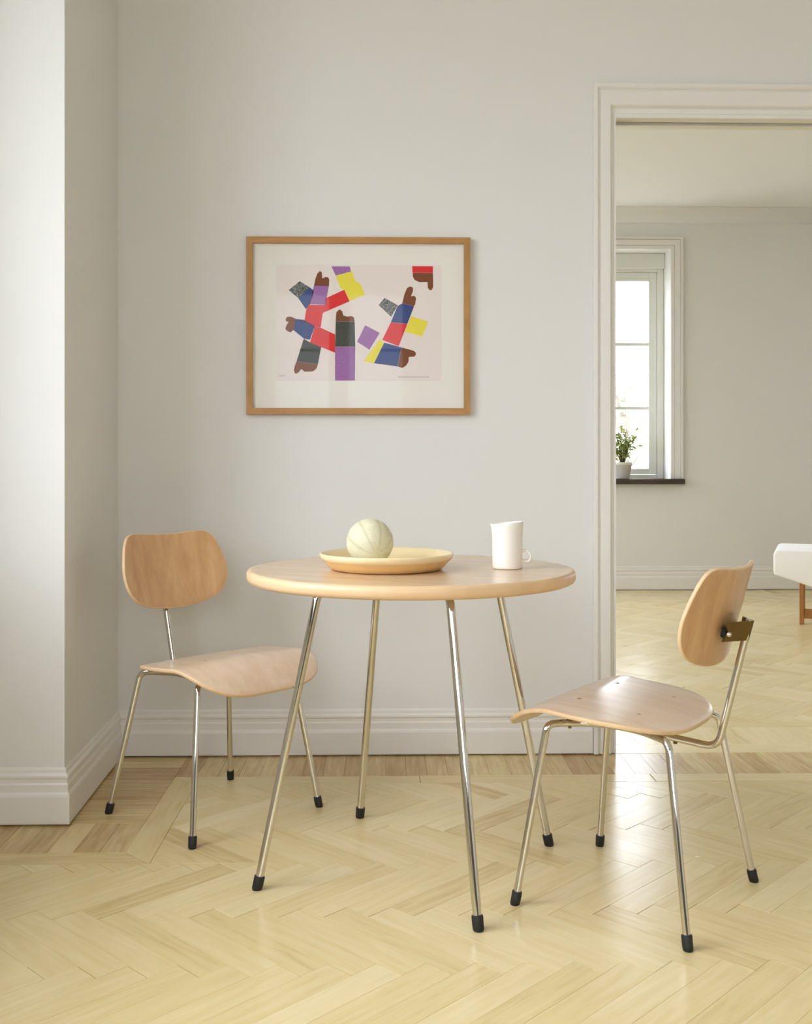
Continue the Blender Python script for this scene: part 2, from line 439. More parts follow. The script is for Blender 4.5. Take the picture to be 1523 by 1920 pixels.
for a, b in FLWIN:
    n_win += 1; window_in_x('window_%d' % (n_win + 1), FXL - .2, a + .001, b - .001, True)
for a, b in FILLWIN:
    n_win += 1; window_in_x('window_%d' % (n_win + 1), YN - .14, a + .001, b - .001, .16, PI / 2, BZ0)  # added fill windows, out of view

def window_far(name, x0, x1):
    e_ = struct(empty(name, (0, 0, 0)))
    yf = YF + .19                     # face of the fixed frame
    z0, z1 = FWZ0 + .002, FWZ1 - .001
    xm = (x0 + x1) / 2
    a0, a1 = x0 + .001, x1 - .001
    boxes('frame', [(a0, a0 + .052, yf, yf + .09, z0, z1), (a1 - .052, a1, yf, yf + .09, z0, z1), (xm - .03, xm + .03, yf, yf + .09, z0, z1),
                    (a0 + .052, xm - .03, yf, yf + .09, z0, .905), (xm + .03, a1 - .052, yf, yf + .09, z0, .905),
                    (a0 + .052, xm - .03, yf, yf + .09, 2.53, z1), (xm + .03, a1 - .052, yf, yf + .09, 2.53, z1)], M['winframe'], e_, .003, 1)
    boxes('header_panel', [(a0, a1, yf - .035, yf - .0005, 2.553, z1)], M['winframe'], e_, .004, 1)
    for (p, q) in ((a0 + .053, xm - .031), (xm + .031, a1 - .053)):
        sw = .066
        boxes('sash', [(p, p + sw, yf + .012, yf + .06, .906, 2.529), (q - sw, q, yf + .012, yf + .06, .906, 2.529),
                       (p + sw, q - sw, yf + .012, yf + .06, .906, .952), (p + sw, q - sw, yf + .012, yf + .06, 2.458, 2.529)], M['winframe'], e_, .003, 1)
        for zz in (1.438, 1.952):
            boxes('muntin', [(p + sw, q - sw, yf + .018, yf + .054, zz - .012, zz + .012)], M['winframe'], e_)
        for za, zb in ((.952, 1.426), (1.45, 1.94), (1.964, 2.458)):
            boxes('pane', [(p + sw, q - sw, yf + .034, yf + .038, za, zb)], M['glass'], e_)
    # moulded surround on the room side
    A = [(x0 - .093, x0 - .0005, 0), (x1 + .0005, x1 + .093, 0)]
    bl = []
    for s_, (xa) in ((-1, x0), (1, x1)):
        o1 = lambda d: xa + s_ * d
        for d0, d1, pr in ((.0005, .028, .014), (.030, .074, .020), (.076, .093, .032)):
            u0, u1 = sorted((o1(d0), o1(d1))); bl.append((u0, u1, YF - pr, YF - .0005, .905 - .031, FWZ1 + d1))
    for d0, d1, pr in ((.0005, .028, .014), (.030, .074, .020), (.076, .093, .032)):
        bl.append((x0 - d0, x1 + d0, YF - pr, YF - .0005, FWZ1 + d0, FWZ1 + d1))
    boxes('surround', bl, M['trim'], e_)
    boxes('sill', [(x0 - .095, x1 + .095, YF - .075, YF - .0005, .832, .872), (x0 + .001, x1 - .001, YF - .0005, yf, .832 + .0385, .872)], M['sill'], e_)
    return e_
window_far('window_1', FWX0, FWX1)
window_far('window_%d' % (n_win + 2), *FW2)

# ------------------------------------------------------------------ parquet floor
floor = struct(boxes('floor', [(XL - .3, FXR + .2, YN - .2, YF + .3, -.2, -.0035)], M['gap']))
PW, PL = .070, .380
planks = []            # (polygon xy list, direction angle)
def clip(poly, nx, ny, c):
    """keep nx*x + ny*y <= c"""
    out = []
    for i in range(len(poly)):
        a, b = poly[i], poly[(i + 1) % len(poly)]
        da = nx * a[0] + ny * a[1] - c; db = nx * b[0] + ny * b[1] - c
        if da <= 0: out.append(a)
        if (da < 0 < db) or (db < 0 < da):
            t = da / (da - db); out.append((a[0] + t * (b[0] - a[0]), a[1] + t * (b[1] - a[1])))
    return out
def area(p): return abs(sum(p[i][0] * p[(i + 1) % len(p)][1] - p[(i + 1) % len(p)][0] * p[i][1] for i in range(len(p)))) / 2
def herring(x0, x1, y0, y1, ox, oy):
    s = math.sqrt(.5)
    rot = lambda q: ((q[0] + q[1]) * s + ox, (q[1] - q[0]) * s + oy)
    res = []
    stepx = PW * math.sqrt(2); stepy = PL * math.sqrt(2)
    for m_ in range(int((oy - y1) / stepy) - 2, int((oy - y0) / stepy) + 3):
        for k_ in range(int((x0 - ox) / stepx) - 8, int((x1 - ox) / stepx) + 8):
            bx, by = k_ * PW + m_ * PL, k_ * PW - m_ * PL
            hq = [(bx, by), (bx + PL, by), (bx + PL, by + PW), (bx, by + PW)]
            vq = [(bx + PL, by + PW - PL), (bx + PL + PW, by + PW - PL), (bx + PL + PW, by + PW), (bx + PL, by + PW)]
            res.append(([rot(q) for q in hq], -PI / 4)); res.append(([rot(q) for q in vq], PI / 4))
    return res
def addp(p, a):
    if len(p) >= 3 and area(p) > 1.5e-4: planks.append((p, a))
SX, SY1, SY2 = -.58, 2.662, 3.312         # inner edges of the border strips
for p, a in herring(XL, XR, YN, 3.4, -.03, 2.34):
    p = clip(clip(clip(p, -1, 0, -XL), 1, 0, XR), 0, -1, -YN)
    if len(p) < 3: continue
    if min(q[0] for q in p) >= SX: addp(clip(p, 0, 1, SY2), a)
    elif max(q[1] for q in p) <= SY1: addp(p, a)
    else:
        addp(clip(p, 0, 1, SY1), a); addp(clip(clip(clip(p, 0, -1, -SY1), -1, 0, -SX), 0, 1, SY2), a)
def rect(x0, x1, y0, y1): return [(x0, y0), (x1, y0), (x1, y1), (x0, y1)]
BW = .067
SW = .078
# strips (mitred) and the short boards between strips and walls
x = XL
cuts = [XL, -1.14]
for a, b in zip(cuts, cuts[1:]): addp(rect(a, b, SY1, SY1 + SW), 0)
addp([(cuts[-1], SY1), (SX, SY1), (SX - SW, SY1 + SW), (cuts[-1], SY1 + SW)], 0)
addp([(SX, SY1), (SX, SY2), (SX - SW, SY2 + SW), (SX - SW, SY1 + SW)], PI / 2)
addp([(SX, SY2), (.12, SY2), (.12, SY2 + SW), (SX - SW, SY2 + SW)], 0)
cuts = [.12, .86, 1.55, 2.3, XR]
for a, b in zip(cuts, cuts[1:]): addp(rect(a, b, SY2, SY2 + SW), 0)
xx = SX - SW
y0 = SY1 + SW
q = xx
while q > XL + .01:                                   # in front of the pier
    addp(rect(max(XL, q - BW), q, y0, PY + .02), PI / 2); q -= BW
q = PY + .02 - .205 + .205
yy = y0 + .222
# beside the pier: boards lying across
yq = PY + .02
first = True
while yq < YB - .02:
    addp(rect(-.905, xx, yq, min(yq + BW, YB)), 0); yq += BW
q = xx
while q < XR - .01:                                   # along the back wall
    addp(rect(q, min(q + BW, XR), SY2 + SW, YB), PI / 2); q += BW
# threshold boards, then the next room
TH = YB + WT
addp(rect(DX0, 1.5, YB, YB + WT / 2), 0); addp(rect(1.5, DX1, YB, YB + WT / 2), 0)
addp(rect(DX0, 1.2, YB + WT / 2, TH), 0); addp(rect(1.2, DX1, YB + WT / 2, TH), 0)
FB0, FB1 = TH + .24, TH + .24 + SW
q = FXL
while q < FXR - .01:
    addp(rect(q, min(q + BW, FXR), TH, FB0), PI / 2); addp(rect(q, min(q + BW, FXR), YF - .24, YF), PI / 2); q += BW
q = FXL
while q < FXR - .01:
    addp(rect(q, min(q + .8, FXR), FB0, FB1), 0); addp(rect(q, min(q + .7, FXR), YF - .24 - SW, YF - .24), 0); q += .7
    if q < FXR - .01: pass
for p, a in herring(FXL, FXR, FB1, YF - .24 - SW, .02, 5.2):
    p = clip(clip(clip(clip(p, -1, 0, -FXL), 1, 0, FXR), 0, -1, -FB1), 0, 1, YF - .24 - SW)
    addp(p, a)

CT, ST = math.cos(math.radians(1.3)), math.sin(math.radians(1.3))
def topx(p):
    """size a plank shows at from where the photograph was taken (0 when outside its frame)"""
    pr = []; ins = 0
    for x_, y_ in p:
        xc = x_ * CT - y_ * ST; zc = x_ * ST + y_ * CT
        if zc < .3: return 0
        u_, v_ = 761.5 + F_PX * xc / zc, 867.4 + F_PX / zc
        pr.append((u_, v_))
        ins += (-20 < u_ < 1543 and v_ < 1940 and (y_ < YB or u_ > 1150))
    return area(pr) if ins else 0
rnd = random.Random(11)
cy_of = lambda p: sum(q[1] for q in p) / len(p)
order = sorted(range(len(planks)), key=lambda i: -topx(planks[i][0]))
solo = set(order[:300])
def plank_geo(p, a, V, Fc, UV, TN):
    short = abs(abs(a) - PI / 4) > .1 and cy_of(p) < YB and area(p) < .03     # border boards are older and browner
    g = .0008
    cx_, cy_ = sum(q[0] for q in p) / len(p), sum(q[1] for q in p) / len(p)
    ca, sa = math.cos(a), math.sin(a); n = len(p); base = len(V)
    tone = min(1, max(0, rnd.gauss(.58, .075) - (.26 if short else 0)))
    if cy_ > TH: tone = min(1, tone + .06)
    ou, ov = rnd.random() * 50, rnd.random() * 50
    tx, ty = rnd.gauss(0, .0012), rnd.gauss(0, .0012); tz = rnd.random() * .0003
    ps = []
    for q in p:
        d = Vector((cx_ - q[0], cy_ - q[1])); L_ = d.length
        ps.append((q[0] + d.x / L_ * g, q[1] + d.y / L_ * g))
    def add(q, sh, z):
        d = Vector((cx_ - q[0], cy_ - q[1])); L_ = d.length or 1
        x_, y_ = q[0] + d.x / L_ * sh, q[1] + d.y / L_ * sh
        V.append((x_, y_, z + (0 if z < -.002 else tx * (x_ - cx_) + ty * (y_ - cy_) - tz)))
        UV.append((ou + x_ * ca + y_ * sa, ov - x_ * sa + y_ * ca)); TN.append(tone)
    for q in ps: add(q, 0, -.0034)
    for q in ps: add(q, 0, -.0007)
    for q in ps: add(q, .0014, 0.0)
    for r_ in (0, 1):
        for i in range(n):
            j = (i + 1) % n; Fc.append((base + r_ * n + i, base + r_ * n + j, base + (r_ + 1) * n + j, base + (r_ + 1) * n + i))
    Fc.append(tuple(base + 2 * n + i for i in range(n)))
def plank_obj(V, Fc, UV, TN):
    me = bpy.data.meshes.new('plank'); me.from_pydata(V, [], Fc); me.materials.append(M['parquet'])
    uvl = me.uv_layers.new(name='UVMap'); vi = np.empty(len(me.loops), dtype=np.int32); me.loops.foreach_get('vertex_index', vi)
    uvl.data.foreach_set('uv', np.array(UV)[vi].ravel())
    at = me.attributes.new('tone', 'FLOAT', 'POINT'); at.data.foreach_set('value', TN)
    o = bpy.data.objects.new('plank', me); col.objects.link(o); o.parent = floor
    return o
def ccw(p):
    s = sum(p[i][0] * p[(i + 1) % len(p)][1] - p[(i + 1) % len(p)][0] * p[i][1] for i in range(len(p)))
    return p if s > 0 else p[::-1]
RV, RF, RU, RT = [], [], [], []
for i, (p, a) in enumerate(planks):
    p = ccw(p)
    if i in solo:
        V, Fc, UV, TN = [], [], [], []
        plank_geo(p, a, V, Fc, UV, TN); plank_obj(V, Fc, UV, TN)
    else: plank_geo(p, a, RV, RF, RU, RT)
plank_obj(RV, RF, RU, RT)['kind'] = 'stuff'

# ------------------------------------------------------------------ chair
SEAT = dict(W=.227, u0=.0771, Lr=.2276, Lf=.1899, nr=2.8914, nf=3.7037, z0=.4487, a=.1067, d=3.3158, uf=.0982, b=-.1067, e=-.8173, ur=.0073, c=.1865, g=-.0659)
def seat_z(u, w_):
    s = SEAT; fr = max(0, u - s['uf']); rr = max(0, -u - s['ur'])
    return s['z0'] + s['a'] * u - s['d'] * fr ** 2 + s['b'] * w_ ** 2 + s['e'] * rr ** 2 + s['c'] * w_ ** 2 * fr * 10 + s['g'] * w_ ** 2 * u * 10
def seat_outline(t):
    s = SEAT; c, n_ = math.cos(t), math.sin(t); nn = s['nf'] if c > 0 else s['nr']; L_ = s['Lf'] if c > 0 else s['Lr']
    r = (abs(c) ** nn + abs(n_) ** nn) ** (-1 / nn); return s['u0'] + L_ * r * c, s['W'] * r * n_

def shell(name, fn, nseg, nring, thick, mats, parent):
    """thick moulded sheet: fn(k, i) -> point on the face (k 0..1 centre to rim), rounded rim"""
    P = np.zeros((nring + 1, nseg, 3))
    for r in range(nring + 1):
        for i in range(nseg): P[r, i] = fn(r / nring, i / nseg)
    dr = np.gradient(P, axis=0); di = (np.roll(P, -1, 1) - np.roll(P, 1, 1))
    N = np.cross(dr, di); N /= np.maximum(np.linalg.norm(N, axis=2, keepdims=True), 1e-9)
    N[0] = N[1].mean(0) / np.linalg.norm(N[1].mean(0))
    T = dr[-1] / np.linalg.norm(dr[-1], axis=1, keepdims=True)
    rows = []; V = []; Fc = []; Mi = []
    V.append(P[0, 0]); top_c = 0
    def add(row): i0 = len(V); V.extend(row); rows.append(i0)
    for r in range(1, nring): add(P[r])
    ev = thick * .28
    add(P[nring] - T * ev); add(P[nring] - T * ev * .3 - N[nring] * ev * .3); add(P[nring] - N[nring] * ev)
    n_top = nring
    add(P[nring] - N[nring] * (thick - ev)); add(P[nring] - T * ev * .3 - N[nring] * (thick - ev * .3)); add(P[nring] - T * ev - N[nring] * thick)
    for r in range(nring - 1, 0, -1): add(P[r] - N[r] * thick)
    bot = len(V); V.append(P[0, 0] - N[0, 0] * thick)
    for i in range(nseg):
        j = (i + 1) % nseg
        Fc.append((top_c, rows[0] + i, rows[0] + j)); Mi.append(0)
    for q, (a, b) in enumerate(zip(rows, rows[1:])):
        edge = n_top - 1 <= q <= n_top + 3
        for i in range(nseg):
            j = (i + 1) % nseg; Fc.append((a + i, b + i, b + j, a + j)); Mi.append(1 if edge else 0)
    for i in range(nseg):
        j = (i + 1) % nseg; Fc.append((rows[-1] + i, bot, rows[-1] + j)); Mi.append(0)
    o = link(name, V, Fc, mats, parent, True)
    o.data.polygons.foreach_set('material_index', Mi)
    return tidy(o)

def seat_fn(k, s):
    u, w_ = seat_outline(s * 2 * PI); c = SEAT['u0']
    u = c + (u - c) * k; w_ = w_ * k
    return u, w_, seat_z(u, w_)

BACK = [(0, .783), (.05, .784), (.10, .7875), (.135, .787), (.156, .775), (.172, .745), (.183, .705), (.187, .672), (.180, .636), (.160, .606), (.128, .585), (.07, .569)]
BACK = BACK + [(0, .564)] + [(-a, b) for a, b in BACK[:0:-1]]
BCURVE = catmull([(a, b, 0) for a, b in BACK], 6, True)
def back_u(w_, z): return -.218 - .27 * (z - .66) + 1.2 * w_ * w_
def back_fn(k, s):
    q = BCURVE[int(round(s * len(BCURVE))) % len(BCURVE)]
    w_ = q.x * k; z = .675 + (q.y - .675) * k
    return back_u(w_, z), w_, z

def build_chair():
    t = empty('dining_chair', (0, 0, 0))
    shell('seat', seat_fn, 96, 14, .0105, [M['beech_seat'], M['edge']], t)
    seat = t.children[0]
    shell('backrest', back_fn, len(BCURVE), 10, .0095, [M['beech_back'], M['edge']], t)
    back = t.children[1]
    for w_, m_ in ((-.046, 'plug_lit'), (.040, 'plug')):  # one dowel painted lit, the other painted as in shadow
        z = .642; u = back_u(w_, z)
        n_ = Vector((1, -2.4 * w_, .27)).normalized(); c_ = Vector((u, w_, z))
        tube('dowel_plug', [c_ - n_ * .002, c_ + n_ * .0004, c_ + n_ * .0011], [.0058, .0058, .0035], M[m_], back, 14)
    for (u, w_) in ((.10, .105), (.10, -.105), (-.045, .105), (-.045, -.105)):
        c_ = Vector((u, w_, seat_z(u, w_)))
        tube('dowel_plug', [c_ - Vector((0, 0, .002)), c_ + Vector((0, 0, .0003)), c_ + Vector((0, 0, .0009))], [.0055, .0055, .003], M['plug_s'], seat, 14)
    R = .0083
    ZR = .404
    for s in (-1, 1):
        f0, f1 = Vector((.201, .2247 * s, 0)), Vector((.157, .1775 * s, .34))
        r0, r1 = Vector((-.201, .219 * s, 0)), Vector((-.1455, .1667 * s, .34))
        up = lambda a, b, z: a + (b - a) * (z / .34)
        mid = [Vector(q) for q in ((.128, .137 * s, ZR), (.085, .108 * s, ZR), (.035, .093 * s, ZR), (-.015, .096 * s, ZR), (-.055, .108 * s, ZR), (-.095, .130 * s, ZR))]
        # front leg bends over into the rail
        fb = rounded([up(f0, f1, .012), up(f0, f1, ZR), mid[0]], .055, 10)
        leg = tube('leg', fb, R, M['chrome'], t, 18)
        foot(leg, f0, (f1 - f0).normalized(), .0115, .031)
        rb = rounded([up(r0, r1, .012), up(r0, r1, ZR), mid[-1]], .055, 10)
        leg = tube('leg', rb, R, M['chrome'], t, 18)
        foot(leg, r0, (r1 - r0).normalized(), .0115, .031)
        tube('side_rail', catmull(mid, 6), R, M['chrome'], t, 18)
        for u, w_ in ((.112, .127 * s), (-.068, .114 * s)):
            zt = seat_z(u, w_) - .0105
            tube('spacer', [(u, w_, ZR + .006), (u, w_, zt + .001)], .0062, M['steel'], t, 14)
        tube('screw', [(.112, .127 * s, ZR - .012), (.112, .127 * s, ZR - .006)], .004, M['steel'], t, 10)
    # crossbars under the seat and back post
    tube('crossbar', [(.035, -.09, ZR - .002), (.035, .09, ZR - .002)], .007, M['chrome'], t, 14)
    post = rounded([(.05, 0, .382), (-.188, 0, .366), (-.2595, 0, .657)], .036, 12)
    tube('back_post', post, .0083, M['chrome'], t, 18)
    tube('screw', [(-.09, 0, .360), (-.09, 0, .375)], .005, M['steel'], t, 10)
    # strap bracket that holds the backrest
    ou = lambda z: -.27 * (z - .645)
    path = catmull([(-.226, -.054, 0), (-.236, -.040, 0), (-.254, -.015, 0), (-.2655, 0, 0), (-.254, .015, 0), (-.236, .040, 0), (-.226, .054, 0)], 5)
    V = []; Fc = []
    for q in path:
        for du, z in ((0, .624), (0, .668), (.0028, .668), (.0028, .624)):
            V.append((q.x + du + ou(z), q.y, z))
    n = len(path)
    for i in range(n - 1):
        for k_ in range(4): Fc.append((i * 4 + k_, i * 4 + (k_ + 1) % 4, (i + 1) * 4 + (k_ + 1) % 4, (i + 1) * 4 + k_))
    Fc += [(0, 1, 2, 3), tuple((n - 1) * 4 + k_ for k_ in range(4))]
    br = tidy(link('bracket', V, Fc, M['steel'], t))
    for s in (-1, 1):
        w_ = .050 * s; z = .645; u = back_u(w_, z) - .0095
        n_ = Vector((-1, 2.4 * w_, -.27)).normalized(); c_ = Vector((u, w_, z))
        tube('rubber_mount', [c_ - n_ * .0005, c_ + n_ * .007], .0125, M['rubber'], t, 18)
        tube('nut', [c_ + n_ * .0105, c_ + n_ * .0165, c_ + n_ * .018], [.0062, .0062, .004], M['chrome'], br, 6)
    return t

def foot(parent, p, d, r, h):
    """black rubber cap on the end of a leg, standing on the floor"""
    p = Vector(p)
    b = p + d * (h)
    pts = [Vector((p.x, p.y, 0.0004)), Vector((p.x, p.y, 0.003)), p + d * (h * .35), p + d * (h * .9), b]
    tube('rubber_foot', pts, [r * .86, r * .95, r * .98, r, r * .92], M['rubber'], parent, 18)

chair = build_chair()
chair.location = (-.4827, 3.0653, 0); chair.rotation_euler = (0, 0, math.radians(-43.5))
chair2 = copy_tree(chair)
for ch in chair2.children:               # this chair's backrest is mounted a little lower on its post
    if ch.name.split('.')[0] in ('backrest', 'bracket', 'rubber_mount'): ch.location = (.003, 0, -.013)
chair2.location = (.5961, 2.4574, 0); chair2.rotation_euler = (0, 0, math.radians(143.5))
tag(chair, 'beech plywood chair on chrome legs in the wall corner, backrest front showing', 'chair', 'beech chairs at the table')
tag(chair2, 'beech plywood chair on chrome legs before the doorway, seen from behind with bracket showing', 'chair', 'beech chairs at the table')

# ------------------------------------------------------------------ table
TX, TY = .0721, 2.629
table = tag(empty('round_table', (TX, TY, 0), math.radians(-24.8)), 'round beech dining table on four splayed chrome legs', 'table')
TR, TH_ = .4033, .74
prof = [(0, TH_), (TR - .010, TH_), (TR - .004, TH_ - .0015), (TR, TH_ - .007), (TR, TH_ - .020), (TR - .003, TH_ - .027), (TR - .012, TH_ - .031), (0, TH_ - .031)]
top = lathe('tabletop', prof, [M['beech_top'], M['edge_top']], table, 128)
for pl in top.data.polygons:
    c_ = pl.center
    r_ = math.hypot(c_.x, c_.y)
    pl.material_index = 1 if r_ > TR - .011 and c_.z < TH_ - .0001 else 0
    pl.use_smooth = r_ > TR - .02 and abs(pl.normal.z) < .98
for k_ in range(4):
    a = PI / 4 + k_ * PI / 2; d = Vector((math.cos(a), math.sin(a), 0)); Z = Vector((0, 0, 1))
    f0 = d * .3888; f1 = d * .2417 + Z * .68
    up = lambda z: f0 + (f1 - f0) * (z / .68)
    leg = tube('leg', rounded([up(.012), up(.699), d * .06 + Z * .699], .035, 10), .0100, M['chrome'], table, 20)
    foot(leg, f0, (f1 - f0).normalized(), .0128, .032)
lathe('mounting_plate', [(0, .7085), (.10, .7085), (.10, .704), (0, .704)], M['steel'], table, 32, smooth=False)

# ------------------------------------------------------------------ things on the table
bowl = tag(empty('shallow_bowl', (.0113, 2.590, TH_)), 'wide shallow ochre stoneware bowl with cream inside, holding a melon', 'bowl')
lathe('body', [(0, .0005), (.126, .0005), (.135, .003), (.1435, .011), (.1505, .019), (.156, .0245)], M['bowl'], bowl, 96)
lathe('inner_glaze', [(.156, .0245), (.1605, .028), (.1625, .033), (.1635, .038), (.1625, .0405), (.160, .0412), (.157, .040), (.150, .030), (.138, .018), (.120, .011), (.08, .009), (0, .009)], M['bowl_in'], bowl, 96)
# melon
mr = .058
V = []; Fc = []; nu, nv = 72, 36
for i in range(nv + 1):
    th = PI * i / nv
    for j in range(nu):
        ph = 2 * PI * j / nu
        rib = 1 - .016 * (abs(math.cos(ph * 4)) ** 22) * math.sin(th) ** .6
        dim = 1 - .05 * math.exp(-(th / .18) ** 2)
        V.append((mr * rib * math.sin(th) * math.cos(ph), mr * rib * math.sin(th) * math.sin(ph), mr * .98 * math.cos(th) * dim))
for i in range(nv):
    for j in range(nu):
        j2 = (j + 1) % nu; Fc.append((i * nu + j, i * nu + j2, (i + 1) * nu + j2, (i + 1) * nu + j))
melon = tag(empty('melon', (-.0295, 2.615, TH_ + .009 + mr * .955)), 'round pale green netted melon with ribs lying in the ochre bowl', 'melon')
sk = link('rind', V, Fc, M['melon'], melon, True)
ga = sk.data.attributes.new('groove', 'FLOAT', 'POINT')
ga.data.foreach_set('value', [abs(math.cos(2 * PI * (i % nu) / nu * 4)) ** 24 * math.sin(PI * (i // nu) / nv) ** .4 for i in range(len(V))])
tidy(sk)
st = tube('stem', [(0, 0, mr * .90), (.001, .001, mr * .95), (.004, .002, mr * 1.0)], [.006, .004, .0036], M['stem'], melon, 10)
melon.rotation_euler = (math.radians(-62), math.radians(12), math.radians(25))
# mug
mug = tag(empty('mug', (.3075, 2.597, TH_)), 'tall white porcelain mug with a small round handle on the tabletop', 'mug')
lathe_prof = [(0, .0005), (.033, .0005), (.0355, .002), (.0365, .006), (.0368, .04), (.0372, .08), (.0385, .104), (.0398, .1125), (.0392, .1135), (.0378, .112), (.0365, .100), (.0345, .04), (.033, .008), (0, .007)]
mg = lathe('body', lathe_prof, M['mug'], mug, 64)
for v in mg.data.vertices:           # the rim dips and flares a little to one side
    t_ = max(0, (v.co.z - .07) / .045)
    if t_ > 0:
        f_ = t_ * t_
        side = -v.co.x / .038
        v.co.z -= .0035 * f_ * side
        if side > 0: v.co.x -= .0022 * f_ * side
hx = .0362
tube('handle', catmull([(hx, 0, .043), (hx + .010, -.001, .045), (hx + .019, -.002, .037), (hx + .0205, -.002, .026), (hx + .014, -.001, .0175), (hx + .006, 0, .0185), (hx + .002, 0, .024)], 6), .0035, M['mug'], mug, 12)
mug.rotation_euler = (0, 0, math.radians(-8))

# ------------------------------------------------------------------ framed print
pic = tag(empty('framed_print', (-.0795, YB, 1.4655)), 'oak framed abstract print of coloured blocks and brown hand shapes hanging on wall', 'picture')
hw, hh, fw, fd = .3805, .3015, .0215, .026
def mitre(name, pts, mat):
    V = [(a, -y, b) for y in (.002, fd) for a, b in pts]
    o = tidy(link(name, V, [(0, 1, 2, 3), (4, 5, 6, 7), (0, 1, 5, 4), (1, 2, 6, 5), (2, 3, 7, 6), (3, 0, 4, 7)], mat, pic)); return o
mitre('frame_rail', [(-hw, hh), (hw, hh), (hw - fw, hh - fw), (-hw + fw, hh - fw)], M['oak'])
mitre('frame_rail', [(-hw, -hh), (hw, -hh), (hw - fw, -hh + fw), (-hw + fw, -hh + fw)], M['oak'])
mitre('frame_rail', [(-hw, -hh), (-hw, hh), (-hw + fw, hh - fw), (-hw + fw, -hh + fw)], M['oak_v'])
mitre('frame_rail', [(hw, -hh), (hw, hh), (hw - fw, hh - fw), (hw - fw, -hh + fw)], M['oak_v'])
iw, ih = hw - fw, hh - fw
boxes('mount_board', [(-iw, iw, -.012, -.004, -ih, ih)], M['paper'], pic)
boxes('picture_glass', [(-iw, iw, -.0205, -.0185, -ih, ih)], M['pic_glass'], pic)
def PZ(x_, y_):    # print coordinates: 0..1 across and down the printed sheet
    return (-.2805 + x_ * .5635, .2085 - y_ * .3955)
q0, q1 = PZ(0, 0), PZ(1, 1)
boxes('print_sheet', [(q0[0], q1[0], -.0128, -.0121, q1[1], q0[1])], M['print'], pic)
def ink_mat(name, rgb, grain):
    m, t, p = new_mat(name); c = lin(*rgb)
    tc = t.nodes.new('ShaderNodeTexCoord'); n = t.nodes.new('ShaderNodeTexNoise'); n.inputs['Scale'].default_value = 160; n.inputs['Detail'].default_value = 6
    t.links.new(tc.outputs['Object'], n.inputs['Vector'])
    r = t.nodes.new('ShaderNodeValToRGB'); r.color_ramp.elements[0].position = .56 - grain * .3; r.color_ramp.elements[1].position = .75
    r.color_ramp.elements[0].color = c; r.color_ramp.elements[1].color = tuple(x * (1 - grain) + .6 * grain for x in c[:3]) + (1,)
    t.links.new(n.outputs['Fac'], r.inputs[0]); t.links.new(r.outputs[0], p.inputs['Base Color']); p.inputs['Roughness'].default_value = .8
    return m
INK = dict(black=((62, 64, 58), .12), grain=((66, 68, 64), .55), blue=((48, 66, 124), .12), purple=((150, 100, 160), .18), brown=((118, 66, 36), .06), red=((212, 44, 44), .05), yellow=((226, 212, 70), .1), pencil=((150, 142, 136), .1))
inks = {k_: ink_mat('ink_' + k_, *v) for k_, v in INK.items()}
SH = [('grain', [(172, 285), (262, 212), (345, 262), (250, 350)]), ('blue', [(250, 350), (345, 262), (378, 290), (345, 400), (312, 440)]),
      ('purple', [(378, 245), (500, 250), (470, 405), (345, 400)]), ('brown', [(378, 246), (390, 190), (405, 150), (425, 128), (442, 138), (446, 190), (470, 176), (495, 180), (503, 200), (500, 251)]),
      ('red', [(330, 405), (470, 406), (470, 352), (625, 280), (668, 375), (450, 470), (432, 590), (385, 580), (300, 540), (314, 450)]),
      ('purple', [(520, 90), (670, 90), (680, 131), (555, 165)]), ('yellow', [(555, 166), (690, 131), (715, 210), (755, 228), (795, 320), (670, 374), (626, 280), (595, 270)]),
      ('blue', [(230, 520), (300, 528), (385, 580), (345, 690), (295, 680), (210, 610)]), ('brown', [(230, 520), (190, 500), (160, 503), (147, 522), (152, 540), (172, 546), (155, 570), (145, 600), (158, 618), (188, 630), (210, 611)]),
      ('red', [(385, 581), (432, 591), (550, 645), (550, 795), (345, 712)]), ('black', [(295, 681), (346, 712), (437, 748), (410, 890), (235, 868)]),
      ('brown', [(235, 869), (410, 891), (398, 925), (370, 948), (300, 950), (275, 928), (250, 960), (225, 968), (214, 940), (222, 900)]),
      ('black', [(555, 540), (710, 540), (715, 745), (550, 745)]), ('brown', [(555, 539), (560, 465), (585, 440), (608, 455), (618, 490), (650, 500), (682, 494), (704, 506), (710, 539)]),
      ('purple', [(550, 746), (715, 746), (712, 1022), (550, 1022)]), ('red', [(1180, 85), (1350, 85), (1350, 139), (1182, 139)]),
      ('brown', [(1183, 140), (1350, 140), (1352, 255), (1340, 280), (1322, 282), (1308, 262), (1305, 215), (1240, 217), (1200, 198), (1186, 172)]),
      ('grain', [(905, 405), (955, 345), (1062, 405), (1008, 500)]), ('blue', [(1060, 412), (1098, 390), (1195, 415), (1140, 558), (1005, 545)]),
      ('brown', [(1098, 389), (1118, 310), (1138, 265), (1162, 250), (1188, 262), (1186, 290), (1170, 332), (1198, 328), (1212, 345), (1205, 395), (1194, 414)]),
      ('yellow', [(1170, 495), (1312, 538), (1262, 660), (1120, 622)]), ('red', [(1005, 546), (1140, 559), (1070, 740), (935, 690)]),
      ('purple', [(795, 570), (915, 632), (830, 770), (730, 705)]), ('yellow', [(915, 685), (950, 712), (867, 880), (780, 865)]),
      ('blue', [(951, 712), (1092, 750), (1060, 906), (868, 880)]), ('brown', [(1093, 750), (1195, 778), (1213, 800), (1200, 825), (1152, 828), (1150, 868), (1130, 900), (1100, 918), (1061, 907)])]
V = []; Fc = []; Mi = []; names_ = list(inks)
